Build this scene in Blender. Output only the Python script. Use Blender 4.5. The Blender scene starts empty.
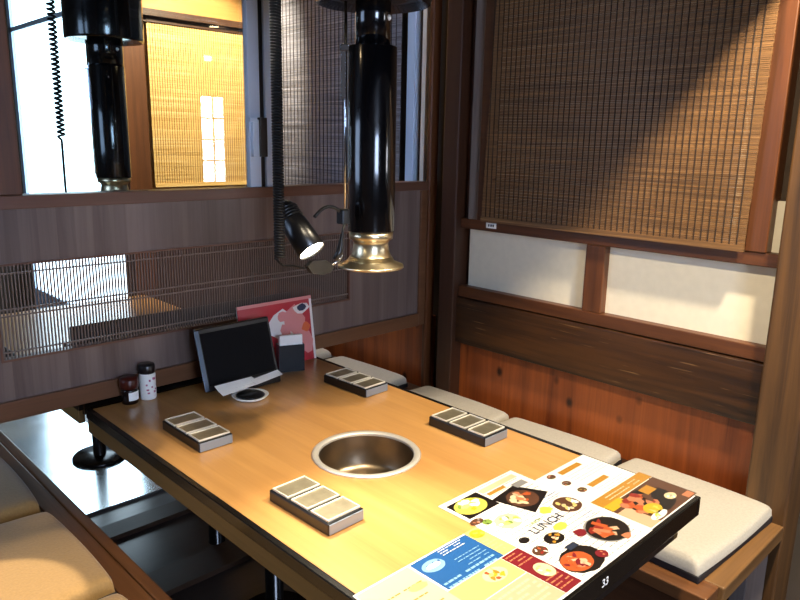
import bpy, bmesh, math, random
from mathutils import Vector, Matrix
random.seed(7)
S = bpy.context.scene
COL = S.collection
PI = math.pi

# ------------------------------------------------------------ materials
def lin(h):
    h = h.lstrip('#')
    o = []
    for i in (0, 2, 4):
        c = int(h[i:i+2], 16) / 255
        o.append(c/12.92 if c <= .04045 else ((c+.055)/1.055)**2.4)
    return (*o, 1)

MATS = {}
def _new(name):
    m = bpy.data.materials.new(name); m.use_nodes = True
    nt = m.node_tree; nt.nodes.clear()
    out = nt.nodes.new('ShaderNodeOutputMaterial')
    b = nt.nodes.new('ShaderNodeBsdfPrincipled')
    nt.links.new(b.outputs[0], out.inputs[0])
    MATS[name] = m
    return m, nt, b

def plain(name, col, rough=.5, metal=0, spec=.5, var=.0, scale=30, bump=0, coat=0, sheen=0):
    m, nt, b = _new(name)
    b.inputs['Roughness'].default_value = rough
    b.inputs['Metallic'].default_value = metal
    b.inputs['Specular IOR Level'].default_value = spec
    b.inputs['Coat Weight'].default_value = coat
    b.inputs['Sheen Weight'].default_value = sheen
    b.inputs['Base Color'].default_value = lin(col)
    if var or bump:
        tc = nt.nodes.new('ShaderNodeTexCoord'); n = nt.nodes.new('ShaderNodeTexNoise')
        n.inputs['Scale'].default_value = scale; n.inputs['Detail'].default_value = 5
        nt.links.new(tc.outputs['Object'], n.inputs['Vector'])
        c = lin(col)
        r = nt.nodes.new('ShaderNodeValToRGB')
        r.color_ramp.elements[0].color = (*[x*(1-var) for x in c[:3]], 1)
        r.color_ramp.elements[1].color = (*[min(1, x*(1+var)) for x in c[:3]], 1)
        r.color_ramp.elements[0].position = .3; r.color_ramp.elements[1].position = .7
        nt.links.new(n.outputs['Fac'], r.inputs['Fac']); nt.links.new(r.outputs[0], b.inputs['Base Color'])
        if bump:
            bp = nt.nodes.new('ShaderNodeBump'); bp.inputs['Strength'].default_value = bump
            bp.inputs['Distance'].default_value = .002
            nt.links.new(n.outputs['Fac'], bp.inputs['Height']); nt.links.new(bp.outputs[0], b.inputs['Normal'])
    return m

def wood(name, dark, light, axis='y', rough=.45, scale=1.0, spec=.5, plank=0, plank_axis='x', knots=0, contrast=.25, bump=.15, coat=0, streaks=False):
    """grain stretched along an axis; optional planks of slightly different tone"""
    m, nt, b = _new(name)
    L = nt.links.new; N = nt.nodes.new
    b.inputs['Roughness'].default_value = rough
    b.inputs['Specular IOR Level'].default_value = spec
    b.inputs['Coat Weight'].default_value = coat
    b.inputs['Coat Roughness'].default_value = .15
    tc = N('ShaderNodeTexCoord')
    mp = N('ShaderNodeMapping'); L(tc.outputs['Object'], mp.inputs['Vector'])
    s = {'x': (2, 45, 45), 'y': (45, 2, 45), 'z': (45, 45, 2)}[axis]
    mp.inputs['Scale'].default_value = [v*scale for v in s]
    n1 = N('ShaderNodeTexNoise'); n1.inputs['Scale'].default_value = 1; n1.inputs['Detail'].default_value = 8
    n1.inputs['Roughness'].default_value = .65; n1.inputs['Distortion'].default_value = .6
    L(mp.outputs[0], n1.inputs['Vector'])
    mp2 = N('ShaderNodeMapping'); L(tc.outputs['Object'], mp2.inputs['Vector'])
    s2 = {'x': (1, 9, 9), 'y': (9, 1, 9), 'z': (9, 9, 1)}[axis]
    mp2.inputs['Scale'].default_value = [v*scale for v in s2]
    n2 = N('ShaderNodeTexNoise'); n2.inputs['Scale'].default_value = 1; n2.inputs['Detail'].default_value = 3
    L(mp2.outputs[0], n2.inputs['Vector'])
    mx = N('ShaderNodeMath'); mx.operation = 'MULTIPLY_ADD'; mx.inputs[1].default_value = .55
    L(n1.outputs['Fac'], mx.inputs[0])
    m2 = N('ShaderNodeMath'); m2.operation = 'MULTIPLY'; m2.inputs[1].default_value = .45
    L(n2.outputs['Fac'], m2.inputs[0]); L(m2.outputs[0], mx.inputs[2])
    fac = mx.outputs[0]
    if plank:
        sx = N('ShaderNodeSeparateXYZ'); L(tc.outputs['Object'], sx.inputs[0])
        d = N('ShaderNodeMath'); d.operation = 'DIVIDE'; d.inputs[1].default_value = plank
        L(sx.outputs['xyz'.index(plank_axis)], d.inputs[0])
        fl = N('ShaderNodeMath'); fl.operation = 'FLOOR'; L(d.outputs[0], fl.inputs[0])
        wn = N('ShaderNodeTexWhiteNoise'); wn.noise_dimensions = '1D'; L(fl.outputs[0], wn.inputs['W'])
        a = N('ShaderNodeMath'); a.operation = 'MULTIPLY_ADD'; a.inputs[1].default_value = .2
        sb = N('ShaderNodeMath'); sb.operation = 'SUBTRACT'; sb.inputs[1].default_value = .10
        L(wn.outputs['Value'], a.inputs[0]); L(fac, sb.inputs[0]); L(sb.outputs[0], a.inputs[2])
        fac = a.outputs[0]
    r = N('ShaderNodeValToRGB')
    r.color_ramp.elements[0].position = .5-contrast; r.color_ramp.elements[1].position = .5+contrast
    r.color_ramp.elements[0].color = lin(dark); r.color_ramp.elements[1].color = lin(light)
    L(fac, r.inputs['Fac'])
    colo = r.outputs[0]
    if knots:
        v = N('ShaderNodeTexVoronoi'); v.inputs['Scale'].default_value = knots
        mp3 = N('ShaderNodeMapping'); L(tc.outputs['Object'], mp3.inputs['Vector'])
        mp3.inputs['Scale'].default_value = {'x': (.7, 1, 1), 'y': (1, .7, 1), 'z': (1, 1, .7)}[axis]
        L(mp3.outputs[0], v.inputs['Vector'])
        kr = N('ShaderNodeValToRGB')
        kr.color_ramp.elements[0].position = .07; kr.color_ramp.elements[1].position = .16
        kr.color_ramp.elements[0].color = (.1, .06, .04, 1); kr.color_ramp.elements[1].color = (1, 1, 1, 1)
        L(v.outputs['Distance'], kr.inputs['Fac'])
        mm = N('ShaderNodeMix'); mm.data_type = 'RGBA'; mm.blend_type = 'MULTIPLY'; mm.inputs[0].default_value = 1
        L(colo, mm.inputs[6]); L(kr.outputs[0], mm.inputs[7]); colo = mm.outputs[2]
    if streaks:
        ms = N('ShaderNodeMapping'); L(tc.outputs['Object'], ms.inputs['Vector'])
        ms.inputs['Scale'].default_value = {'x': (5, 120, 120), 'y': (120, 5, 120), 'z': (120, 120, 5)}[axis]
        ns = N('ShaderNodeTexNoise'); ns.inputs['Scale'].default_value = 1; ns.inputs['Detail'].default_value = 3; L(ms.outputs[0], ns.inputs['Vector'])
        rs = N('ShaderNodeValToRGB'); rs.color_ramp.elements[0].position = .66; rs.color_ramp.elements[1].position = .74
        rs.color_ramp.elements[0].color = (0, 0, 0, 1); rs.color_ramp.elements[1].color = (.55, .55, .55, 1); L(ns.outputs['Fac'], rs.inputs['Fac'])
        m4 = N('ShaderNodeMix'); m4.data_type = 'RGBA'; L(rs.outputs[0], m4.inputs[0]); L(colo, m4.inputs[6]); m4.inputs[7].default_value = lin('#a07a50'); colo = m4.outputs[2]
    L(colo, b.inputs['Base Color'])
    bp = N('ShaderNodeBump'); bp.inputs['Strength'].default_value = bump; bp.inputs['Distance'].default_value = .002
    L(n1.outputs['Fac'], bp.inputs['Height']); L(bp.outputs[0], b.inputs['Normal'])
    return m

def emis(name, col, strength):
    m, nt, b = _new(name)
    b.inputs['Base Color'].default_value = lin(col)
    b.inputs['Emission Color'].default_value = lin(col)
    b.inputs['Emission Strength'].default_value = strength
    b.inputs['Roughness'].default_value = .4
    return m

def glass(name, tint='#f4fafa', mult=1.0):
    m = bpy.data.materials.new(name); m.use_nodes = True
    nt = m.node_tree; nt.nodes.clear(); N = nt.nodes.new; L = nt.links.new
    out = N('ShaderNodeOutputMaterial'); mix = N('ShaderNodeMixShader')
    tr = N('ShaderNodeBsdfTransparent'); tr.inputs[0].default_value = lin(tint)
    gl = N('ShaderNodeBsdfGlossy'); gl.inputs['Roughness'].default_value = .0
    fr = N('ShaderNodeFresnel'); fr.inputs[0].default_value = 1.5
    mu = N('ShaderNodeMath'); mu.operation = 'MULTIPLY'; mu.inputs[1].default_value = mult
    L(fr.outputs[0], mu.inputs[0]); L(mu.outputs[0], mix.inputs[0]); L(tr.outputs[0], mix.inputs[1]); L(gl.outputs[0], mix.inputs[2])
    L(mix.outputs[0], out.inputs[0]); MATS[name] = m
    return m

def reeds(name, dark, mid, light, axis='y', rough=.55, trans=0.0):
    """split bamboo: each reed has its own tone, with lengthwise streaks"""
    m, nt, b = _new(name); N = nt.nodes.new; L = nt.links.new
    b.inputs['Roughness'].default_value = rough
    tc = N('ShaderNodeTexCoord'); mp = N('ShaderNodeMapping'); L(tc.outputs['Object'], mp.inputs['Vector'])
    mp.inputs['Scale'].default_value = (2.2, 2.2, 190)
    n = N('ShaderNodeTexNoise'); n.inputs['Scale'].default_value = 1; n.inputs['Detail'].default_value = 4
    n.inputs['Roughness'].default_value = .7
    L(mp.outputs[0], n.inputs['Vector'])
    r = N('ShaderNodeValToRGB'); e = r.color_ramp.elements
    e[0].position = .3; e[1].position = .72; e[0].color = lin(dark); e[1].color = lin(light)
    k = e.new(.5); k.color = lin(mid)
    L(n.outputs['Fac'], r.inputs['Fac']); L(r.outputs[0], b.inputs['Base Color'])
    return m

W_table = wood('wood_table', '#936534', '#c49558', 'y', rough=.3, coat=.35, scale=1.0, spec=.5, contrast=.3, bump=.03)
W_dark = wood('wood_dark', '#2a170d', '#4a2c1a', 'z', rough=.42, contrast=.25)
W_darky = wood('wood_dark_lengthwise', '#301a0e', '#59361d', 'y', rough=.42)
W_board = wood('wood_board', '#140904', '#46290f', 'y', rough=.4, scale=.75, contrast=.10, bump=.6, streaks=True)
W_frame = wood('wood_frame', '#3b1f0d', '#6b3d1e', 'z', rough=.42, contrast=.18)
W_framey = wood('wood_frame_lengthwise', '#3b1f0d', '#683b1c', 'y', rough=.42, contrast=.18)
W_ply = wood('wood_plywood', '#521f0b', '#9c4f20', 'z', rough=.38, scale=.45, knots=8.5, contrast=.13, bump=.3)
W_post = wood('wood_post', '#2e1c0c', '#6a4823', 'z', rough=.5, scale=.7, contrast=.16, bump=.3)
W_panel = wood('wood_partition_panel', '#47362f', '#84726a', 'z', rough=.38, scale=.8, plank=.047, plank_axis='x', contrast=.28)
W_cap = wood('wood_cap', '#472d22', '#744f3c', 'x', rough=.38, contrast=.3)
W_rail = wood('wood_rail', '#4f3220', '#7a5237', 'x', rough=.35, contrast=.3)
W_grey = wood('wood_grey', '#5a504c', '#857a74', 'z', rough=.4)  # plain grey on the bench foot; on the blind stile it stands for daylight
W_slat = plain('wood_slat', '#6e5e55', .38)
W_bench = wood('wood_bench', '#4a2b17', '#7b5130', 'y', rough=.34, contrast=.18)
W_benchx = wood('wood_bench_end', '#54391f', '#846038', 'x', rough=.42, contrast=.17)
W_floor = wood('wood_floor', '#2a2423', '#443a36', 'x', rough=.28, contrast=.3, bump=.05, scale=.7)
W_strip = wood('wood_strip', '#2a1c13', '#4a3323', 'x', rough=.5)
W_beam = wood('wood_beam', '#22150e', '#3c281b', 'x', rough=.4)
W_ceil = wood('wood_ceiling', '#2a1d14', '#45301f', 'x', rough=.6)
W_apron = wood('wood_apron', '#54401f', '#77592b', 'y', rough=.4)
M_panel_floor = plain('floor_panel_polished', '#e2ebf0', .2, metal=.9, spec=1.0, var=.12, scale=9)
M_black = plain('black_lacquer', '#0a0908', .22, spec=.5)
M_blackmat = plain('black_plastic', '#0c0c0e', .3, spec=.5)
M_duct = plain('black_enamel', '#060608', .16, spec=.6, coat=.3)
M_brass = plain('brass', '#d9c8a4', .3, metal=1)
M_steel = plain('steel', '#d9d5cc', .3, metal=1)
M_steel_rim = plain('grill_rim_steel', '#dad5ca', .42, metal=.6)
M_steel_in = plain('steel_basin', '#8a7a66', .34, metal=1, var=.25, scale=6)
M_chrome = plain('chrome', '#d8dbe0', .12, metal=1)
M_alu = plain('aluminium_frame', '#c0d2ea', .45, metal=.0)
M_paper = plain('shoji_paper', '#dcd3be', .7, var=.03, scale=40)
M_white = plain('white_paper', '#f1efe9', .5)
M_creamwall = plain('plaster', '#c8bda6', .8, var=.05)
M_darkwall = plain('dark_plaster', '#3a2c20', .8, var=.08)
M_cushR = plain('cushion_fabric_grey', '#a9a397', .85, var=.07, scale=160, bump=.4, sheen=.2)
M_cushL = plain('cushion_fabric_tan', '#85683c', .85, var=.08, scale=160, bump=.4, sheen=.2)
M_cushbase = plain('cushion_base', '#14141a', .7)
M_reed = reeds('bamboo_reed_brown', '#4c351f', '#6d4d2b', '#9a7040')
M_reedy = reeds('bamboo_reed_yellow', '#b58646', '#d9ab64', '#eecd92')
M_reed_daylit = reeds('bamboo_reed_daylit', '#393a3e', '#6d707b', '#a0a3b0')  # bluish daylight is put into this reed colour
M_cord = plain('blind_cord', '#20130b', .8)
M_cordy = plain('blind_cord_tan', '#7d5424', .8)
M_glass = glass('clear_glass')
M_day = emis('daylight_pane', '#d3ecfb', 5.0)
M_fill_rear = emis('fill_pane_rear', '#c6dbff', 26.0)  # glow of the added rear fill window
M_fill_side = emis('fill_pane_side', '#bcd6ff', 5.0)  # glow of the added left fill window
M_day3 = emis('window_far_pane', '#f2f6ff', 30.0)
M_bulb = emis('lamp_bulb', '#fff0cf', 60.0)
M_rubber = plain('cable_rubber', '#060607', .55, spec=.3)
M_down = emis('downlight_disc', '#ffdca8', 30.0)
M_red = plain('booklet_red', '#b8303a', .35)
M_screen = plain('tablet_screen', '#020409', .5, spec=.12)
M_navy = plain('navy_box', '#07090e', .45, spec=.25)
M_redlid = plain('dark_red_lid', '#3e1009', .3)
M_jarglass = plain('dark_jar', '#120a0a', .12)
M_pink = plain('pink_print', '#b05a78', .5)

# ------------------------------------------------------------ mesh helpers
class MB:
    """gathers shapes in WORLD coordinates; build() links ONE mesh object with its origin at 'loc'"""
    def __init__(s): s.bm = bmesh.new(); s.slots = []
    def slot(s, mat):
        if mat not in s.slots: s.slots.append(mat)
        return s.slots.index(mat)
    def _fin(s, faces, mat, smooth=False):
        i = s.slot(mat) if mat else 0
        for f in faces: f.material_index = i; f.smooth = smooth
    def box(s, x0, x1, y0, y1, z0, z1, mat=None, bev=0, M=None):
        r = bmesh.ops.create_cube(s.bm, size=1)
        vs = r['verts']
        for v in vs:
            v.co = Vector((x0+(v.co.x+.5)*(x1-x0), y0+(v.co.y+.5)*(y1-y0), z0+(v.co.z+.5)*(z1-z0)))
        fs = list({f for v in vs for f in v.link_faces})
        if bev:
            es = list({e for v in vs for e in v.link_edges})
            r2 = bmesh.ops.bevel(s.bm, geom=es, offset=bev, segments=2, affect='EDGES', profile=.5)
            fs = list({f for v in r2['verts'] for f in v.link_faces} | {f for f in fs if f.is_valid})
            vs = list({v for f in fs for v in f.verts})
        if M:
            for v in vs: v.co = M @ v.co
        s._fin(fs, mat); return s
    def lathe(s, prof, c, n=40, mat=None, M=None, smooth=True):
        """prof: list of (r, z) about the z axis at c"""
        rings = []
        for r, z in prof:
            if r < 1e-6:
                rings.append([s.bm.verts.new((c[0], c[1], c[2]+z))])
            else:
                rings.append([s.bm.verts.new((c[0]+r*math.cos(2*PI*k/n), c[1]+r*math.sin(2*PI*k/n), c[2]+z)) for k in range(n)])
        fs = []
        for a, b in zip(rings, rings[1:]):
            for k in range(n):
                k2 = (k+1) % n
                if len(a) == 1 and len(b) == 1: continue
                if len(a) == 1: q = (a[0], b[k2], b[k])
                elif len(b) == 1: q = (a[k], a[k2], b[0])
                else: q = (a[k], a[k2], b[k2], b[k])
                fs.append(s.bm.faces.new(q))
        if M:
            for rg in rings:
                for v in rg: v.co = M @ v.co
        s._fin(fs, mat, smooth); return s
    def tube(s, pts, rad, n=10, mat=None):
        pts = [Vector(p) for p in pts]
        up = Vector((0, 0, 1)); rings = []
        prev = None
        for i, p in enumerate(pts):
            t = (pts[min(i+1, len(pts)-1)] - pts[max(i-1, 0)]).normalized()
            if prev is None:
                a = t.cross(up)
                if a.length < .05: a = t.cross(Vector((1, 0, 0)))
            else:
                a = prev - t*prev.dot(t)
            a.normalize(); prev = a; b = t.cross(a)
            rr = rad[i] if isinstance(rad, (list, tuple)) else rad
            rings.append([s.bm.verts.new(p + (a*math.cos(2*PI*k/n) + b*math.sin(2*PI*k/n))*rr) for k in range(n)])
        fs = []
        for a, b in zip(rings, rings[1:]):
            for k in range(n): fs.append(s.bm.faces.new((a[k], a[(k+1) % n], b[(k+1) % n], b[k])))
        fs.append(s.bm.faces.new(rings[0][::-1])); fs.append(s.bm.faces.new(rings[-1]))
        s._fin(fs, mat, True); return s
    def prism(s, pts, z0, z1, mat=None, M=None):
        a = [s.bm.verts.new((p[0], p[1], z0)) for p in pts]; b = [s.bm.verts.new((p[0], p[1], z1)) for p in pts]
        fs = [s.bm.faces.new(a[::-1]), s.bm.faces.new(b)]
        for k in range(len(pts)):
            k2 = (k+1) % len(pts); fs.append(s.bm.faces.new((a[k], a[k2], b[k2], b[k])))
        if M:
            for v in a+b: v.co = M @ v.co
        s._fin(fs, mat); return s
    def poly(s, pts, z, mat):
        vs = [s.bm.verts.new((p[0], p[1], z)) for p in pts]
        s._fin([s.bm.faces.new(vs)], mat); return s
    def build(s, name, mat=None, parent=None, loc=None):
        me = bpy.data.meshes.new(name)
        if parent is not None: loc = WLOC[parent.name]
        loc = Vector(loc) if loc is not None else Vector((0, 0, 0))
        bmesh.ops.recalc_face_normals(s.bm, faces=s.bm.faces[:])
        for v in s.bm.verts: v.co -= loc
        s.bm.to_mesh(me); s.bm.free()
        if s.slots:
            for mm in s.slots: me.materials.append(mm)
        else: me.materials.append(mat)
        o = bpy.data.objects.new(name, me); COL.objects.link(o)
        WLOC[o.name] = loc
        if parent is not None: o.parent = parent
        else: o.location = loc
        return o
WLOC = {}

def tag(o, label=None, cat=None, group=None, kind=None):
    for k, v in (('label', label), ('category', cat), ('group', group), ('kind', kind)):
        if v: o[k] = v
    return o
def empty(name, loc, label, cat, group=None, kind=None):
    o = bpy.data.objects.new(name, None); COL.objects.link(o); o.location = loc; o.empty_display_size = .05
    WLOC[o.name] = Vector(loc)
    return tag(o, label, cat, group, kind)
def copy_tree(o, parent=None):
    c = o.copy(); COL.objects.link(c)
    if parent is not None: c.parent = parent
    for ch in [q for q in list(COL.objects) if q.parent == o]: copy_tree(ch, c)
    return c
def struct(name, mb, mat, label, loc=None, cat=None):
    o = mb.build(name, mat, loc=loc); return tag(o, label, cat, kind='structure')

# ------------------------------------------------------------ setting: shell
X0, X1, Y0, Y1, ZC = -3.4, 2.2, -4.2, 3.9, 2.45
struct('floor', MB().box(X0, X1, Y0, Y1, -.06, 0), W_floor, 'dark glossy wooden floor under the booths', cat='floor')
struct('ceiling', MB().box(X0, X1, Y0, Y1, ZC, ZC+.06), W_ceil, 'dark wooden ceiling over the booths', cat='ceiling')
struct('wall_front', MB().box(X0, X1, Y1, Y1+.06, 0, ZC), M_darkwall, 'far dark wall beyond the neighbouring booth', cat='wall')
struct('wall_left', MB().box(X0-.06, X0, Y0, Y1, 0, ZC), M_darkwall, 'wall on the left side of the room', cat='wall')
struct('wall_back', MB().box(X0, X1, Y0-.06, Y0, 0, ZC), M_darkwall, 'wall behind the aisle', cat='wall')
struct('wall_outer', MB().box(X1, X1+.06, Y0, Y1, 0, ZC), M_creamwall, 'outer wall to the right of the booths', cat='wall')

def lit_window(name, ax, pos, a0, a1, z0, z1, nx, nz, pane, label):
    """window set in a wall; ax='x' wall at x=pos facing +x, 'y' wall at y=pos facing +y"""
    r = empty(name, (pos if ax == 'x' else (a0+a1)/2, (a0+a1)/2 if ax == 'x' else pos, z0), label, 'window', kind='structure')
    def bx(mb, u0, u1, d0, d1, w0, w1):
        if ax == 'x': mb.box(pos+d0, pos+d1, u0, u1, w0, w1)
        else: mb.box(u0, u1, pos+d0, pos+d1, w0, w1)
    p = MB(); bx(p, a0, a1, .002, .008, z0, z1); p.build('pane', pane, r)
    f = MB(); t = .02
    for u in (a0-t, a1): bx(f, u, u+t, 0, .03, z0-t, z1+t)
    for w in (z0-t, z1): bx(f, a0, a1, 0, .03, w, w+t)
    b = .006
    for i in range(1, nx): u = a0+(a1-a0)*i/nx; bx(f, u-b, u+b, .008, .02, z0, z1)
    for i in range(1, nz): w = z0+(z1-z0)*i/nz; bx(f, a0, a1, .008, .02, w-b, w+b)
    f.build('window_frame', W_dark, r)
lit_window('window_4', 'y', Y0, 1.30, 1.56, 1.05, 1.84, 2, 4, M_day3, 'narrow bright window with thin glazing bars, mirrored in the glass screen')
lit_window('fill_window_left', 'x', X0, -.2, 1.0, .95, 2.2, 3, 2, M_fill_side, 'unseen glowing window added on the left wall for bluish fill')  # added out of view as a cool fill source
lit_window('fill_window_rear', 'y', Y0, -2.7, -1.7, 1.0, 2.2, 3, 2, M_fill_rear, 'unseen glowing window added behind the aisle for bluish fill')  # added out of view; cool fill on the partition, highlight on the duct

# floor panels between the benches
def rr(x0, x1, y0, y1, r, corners, n=6):
    pts = []
    for (cx, cy, a0, key) in ((x1-r, y1-r, 0, 'tr'), (x0+r, y1-r, 90, 'tl'), (x0+r, y0+r, 180, 'bl'), (x1-r, y0+r, 270, 'br')):
        if key in corners:
            for k in range(n+1):
                a = math.radians(a0+90*k/n); pts.append((cx+r*math.cos(a), cy+r*math.sin(a)))
        else:
            pts.append((x1 if 'r' in key else x0, y1 if 't' in key else y0))
    return pts
struct('trim_1', MB().prism(rr(-1.50, -.875, .665, 3.3, .05, ('br',)), .001, .012), M_panel_floor, 'polished pale floor panel with a rounded corner under the neighbouring table', cat='floor panel')
struct('trim_2', MB().box(-1.50, -.56, .425, .52, .001, .02), W_strip, 'narrow brown wooden strip across the footwell', cat='floor strip')
struct('trim_3', MB().box(-1.50, -.56, -.01, .125, .001, .02), W_strip, 'brown wooden strip across the footwell under the slatted partition', cat='floor strip')

# ------------------------------------------------------------ right wall (plane x = 0)
XR = 0.0
w = MB(); w.box(.03, .12, -1.42, 1.42, 0, ZC)
struct('wall_right', w, M_darkwall, 'wall behind the blinds and paper panels on the right', cat='wall')

# lower plywood, both bays
struct('trim_4', MB().box(0, .03, -1.34, -.15, .30, .69, bev=.002), W_ply, 'orange knotty plywood panel behind the near right bench cushions', cat='wall panel')
struct('trim_5', MB().box(0, .03, .0, 1.36, .30, .74, bev=.002), W_ply, 'orange plywood panel behind the far bench cushions, beyond the slatted partition', cat='wall panel')
struct('trim_6', MB().box(-.035, .03, -1.325, -.145, .672, .858, bev=.004), W_board, 'wide dark grained board above the plywood panel', cat='board')

# window bay of our booth
win = empty('window_1', (0, -.75, .86), 'dark framed window bay behind the large brown bamboo blind', 'window', kind='structure')
MB().box(-.03, .03, -1.335, -.17, .862, .905, bev=.003).build('window_sill', W_framey, win)
MB().box(-.03, .03, -1.335, -.17, 1.133, 1.172, bev=.003).build('rail', W_framey, win)
MB().box(-.028, .03, -.795, -.725, .905, 1.133, bev=.003).build('mullion', W_frame, win)
MB().box(.006, .02, -.725, -.19, .905, 1.133).build('paper_panel', M_paper, win)
MB().box(.006, .02, -1.335, -.795, .905, 1.133).build('paper_panel', M_paper, win)
MB().box(.012, .02, -1.25, -.26, 1.172, 2.3).build('pane', M_paper, win)
MB().box(.008, .02, -1.335, -1.29, 1.172, 1.315).build('paper_panel', M_paper, win)
MB().box(-.03, .03, -.262, -.205, 1.172, ZC, bev=.003).build('stile', W_grey, win)  # grey tone carries the daylight falling on this stile
MB().box(-.035, .03, -1.29, -1.232, 1.172, ZC, bev=.003).build('stile', W_frame, win)
MB().box(-.045, -.02, -.325, -.262, 1.172, 2.3, bev=.002).build('stile', W_darky, win)
# small white tag on the rail
tg = MB().box(-.033, -.0305, -.345, -.298, 1.146, 1.166, M_white)
for i, dy in enumerate((-.332, -.322, -.311)): tg.box(-.0336, -.033, dy-.003, dy+.003, 1.152, 1.161, M_blackmat)
tag(tg.build('number_sticker', None, loc=(-.033, -.32, 1.156)), 'tiny white number sticker on the rail at the lower left of the large blind', 'sticker')

# posts
struct('trim_7', MB().box(-.06, .03, -.168, -.092, 0, ZC, bev=.004), W_dark, 'dark brown wooden post left of the large bamboo blind', cat='post')
struct('trim_8', MB().box(-.045, .0, -.012, .008, 0, ZC, bev=.004), W_frame, 'slim brown post at the end of the slatted partition', cat='post')
struct('trim_9', MB().box(-.08, .05, -1.45, -1.335, 0, ZC, bev=.006), W_post, 'broad weathered brown post at the near end of the right bench', cat='post')
struct('trim_10', MB().box(.0, .03, -.205, -.168, 1.172, ZC), W_dark, 'dark recessed strip between the post and the blind frame', cat='trim')

# ------------------------------------------------------------ blinds
def blind(name, axis, pos, a0, a1, z0, z1, reed_mat, label, lean=0, cordstep=.027, pitch=.0052, thick=.003, cw=.0013):
    """axis 'x': hangs in plane x=pos, along y from a0 to a1; 'y': plane y=pos, along x"""
    c = (pos, (a0+a1)/2, z0) if axis == 'x' else ((a0+a1)/2, pos, z0)
    r = empty(name, c, label, 'blind')
    rnd = random.Random(int(abs(a0)*100) + 3)
    def bx(mb, u0, u1, d0, d1, w0, w1):
        if axis == 'x': mb.box(pos+d0, pos+d1, u0, u1, w0, w1)
        else: mb.box(u0, u1, pos+d0, pos+d1, w0, w1)
    m = MB(); z = z0+.01
    while z < z1:
        j = rnd.uniform(-.0008, .0008); h = pitch*rnd.uniform(.78, .98)
        sh = lean*(z-z0)
        bx(m, a0+sh*.5+rnd.uniform(-.001, .001), a1+sh+rnd.uniform(-.001, .001), j-thick/2, j+thick/2, z, z+h)
        z += pitch
    m.build('reeds', reed_mat, r)
    s = -1 if axis == 'x' else -1
    k = MB(); n = int(abs(a1-a0)/cordstep)
    for i in range(1, n):
        u = a0+(a1-a0)*i/n
        bx(k, u-cw, u+cw, s*.0038, s*.0018, z0+.005, z1)
    k.build('cords', M_cordy if axis == 'y' else M_cord, r)
    b = MB(); bx(b, a0, a1, -.006, .006, z0-.006, z0+.012); b.build('bottom_bar', reed_mat, r)
    h = MB(); bx(h, a0, a1, -.008, .008, z1, z1+.03); h.build('head_rail', W_dark, r)
    return r
blind('bamboo_blind', 'x', -.055, -1.238, -.292, 1.178, 2.3, M_reed, 'large brown bamboo blind on the right wall, crossed by a diagonal shadow', lean=-.035, cordstep=.0203)
blind('bamboo_blind', 'x', -.03, .18, 1.30, 1.05, 2.3, M_reed_daylit, 'bamboo blind, daylight tinted into its greyish reeds, behind the hanging black extractor duct', cordstep=.0275)
blind('bamboo_blind', 'y', 1.33, -.555, -.01, 1.225, 1.975, M_reedy, 'bright yellow bamboo blind at the end of the neighbouring booth', cordstep=.0125, cw=.0008)

# far window bay on the right wall (neighbouring booth)
w2 = empty('window_2', (0, .7, .9), 'window bay behind the daylight-tinted greyish bamboo blind', 'window', kind='structure')
MB().box(-.03, .03, .06, 1.36, .95, 1.02, bev=.003).build('window_sill', W_framey, w2)
MB().box(.0, .03, .068, .090, 1.02, 2.3).build('stile', M_white, w2)  # white strip stands for the bright daylight gap beside the frame
MB().box(-.004, .03, .128, .172, 1.02, ZC, bev=.002).build('stile', M_alu, w2)
MB().box(.012, .028, .27, 1.36, 1.02, 2.3).build('pane', M_paper, w2)
struct('trim_11', MB().box(-.03, .03, .05, 1.36, .74, .95, bev=.003), W_board, 'dark board under the far window bay', cat='board')

# end wall of the neighbouring booth, and the frosted daylight wall beyond it
struct('trim_12', MB().box(-.685, -.575, 1.32, 1.42, 0, ZC, bev=.004), W_frame, 'brown post between the yellow blind and the bright frosted windows', cat='post')
MB_low = MB().box(-.575, .03, 1.375, 1.41, .42, 1.12)
struct('trim_16', MB_low, W_dark, 'dark wooden panel under the ledge of the yellow blind', cat='wall panel')
ew = MB(); ew.box(-.60, .03, 1.375, 1.41, 1.121, ZC)
struct('wall_far_end', ew, wood('wood_pale', '#9c6a34', '#c4904f', 'x', rough=.5), 'pale wooden end wall of the neighbouring booth', cat='wall')
el = MB(); el.box(-.60, 0, 1.30, 1.375, 1.12, 1.20, bev=.003)
struct('trim_13', el, W_benchx, 'wooden ledge under the yellow bamboo blind', cat='ledge')
struct('trim_14', MB().box(-.60, 0, 1.30, 1.375, 2.0, 2.03).box(-.60, 0, 1.325, 1.37, 1.975, 2.0), W_dark, 'dark rail above the yellow bamboo blind', cat='rail')

w3 = empty('window_3', (-.45, 2.5, .3), 'tall frosted daylight windows beyond the neighbouring booth', 'window', kind='structure')
MB().box(-.45, -.44, 1.46, 3.56, .35, 2.14).build('pane', M_day, w3)
MB().box(-.45, -.44, 1.46, 3.56, 2.17, 2.42).build('pane', M_day, w3)
f = MB().box(-.47, -.43, 1.44, 3.62, 2.14, 2.17).box(-.47, -.43, 1.44, 3.62, 2.42, 2.45)
f.box(-.47, -.43, 1.44, 3.62, 0, .35).box(-.47, -.43, 3.56, 3.62, .35, 2.42)
f.build('window_frame', M_alu, w3)

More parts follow.
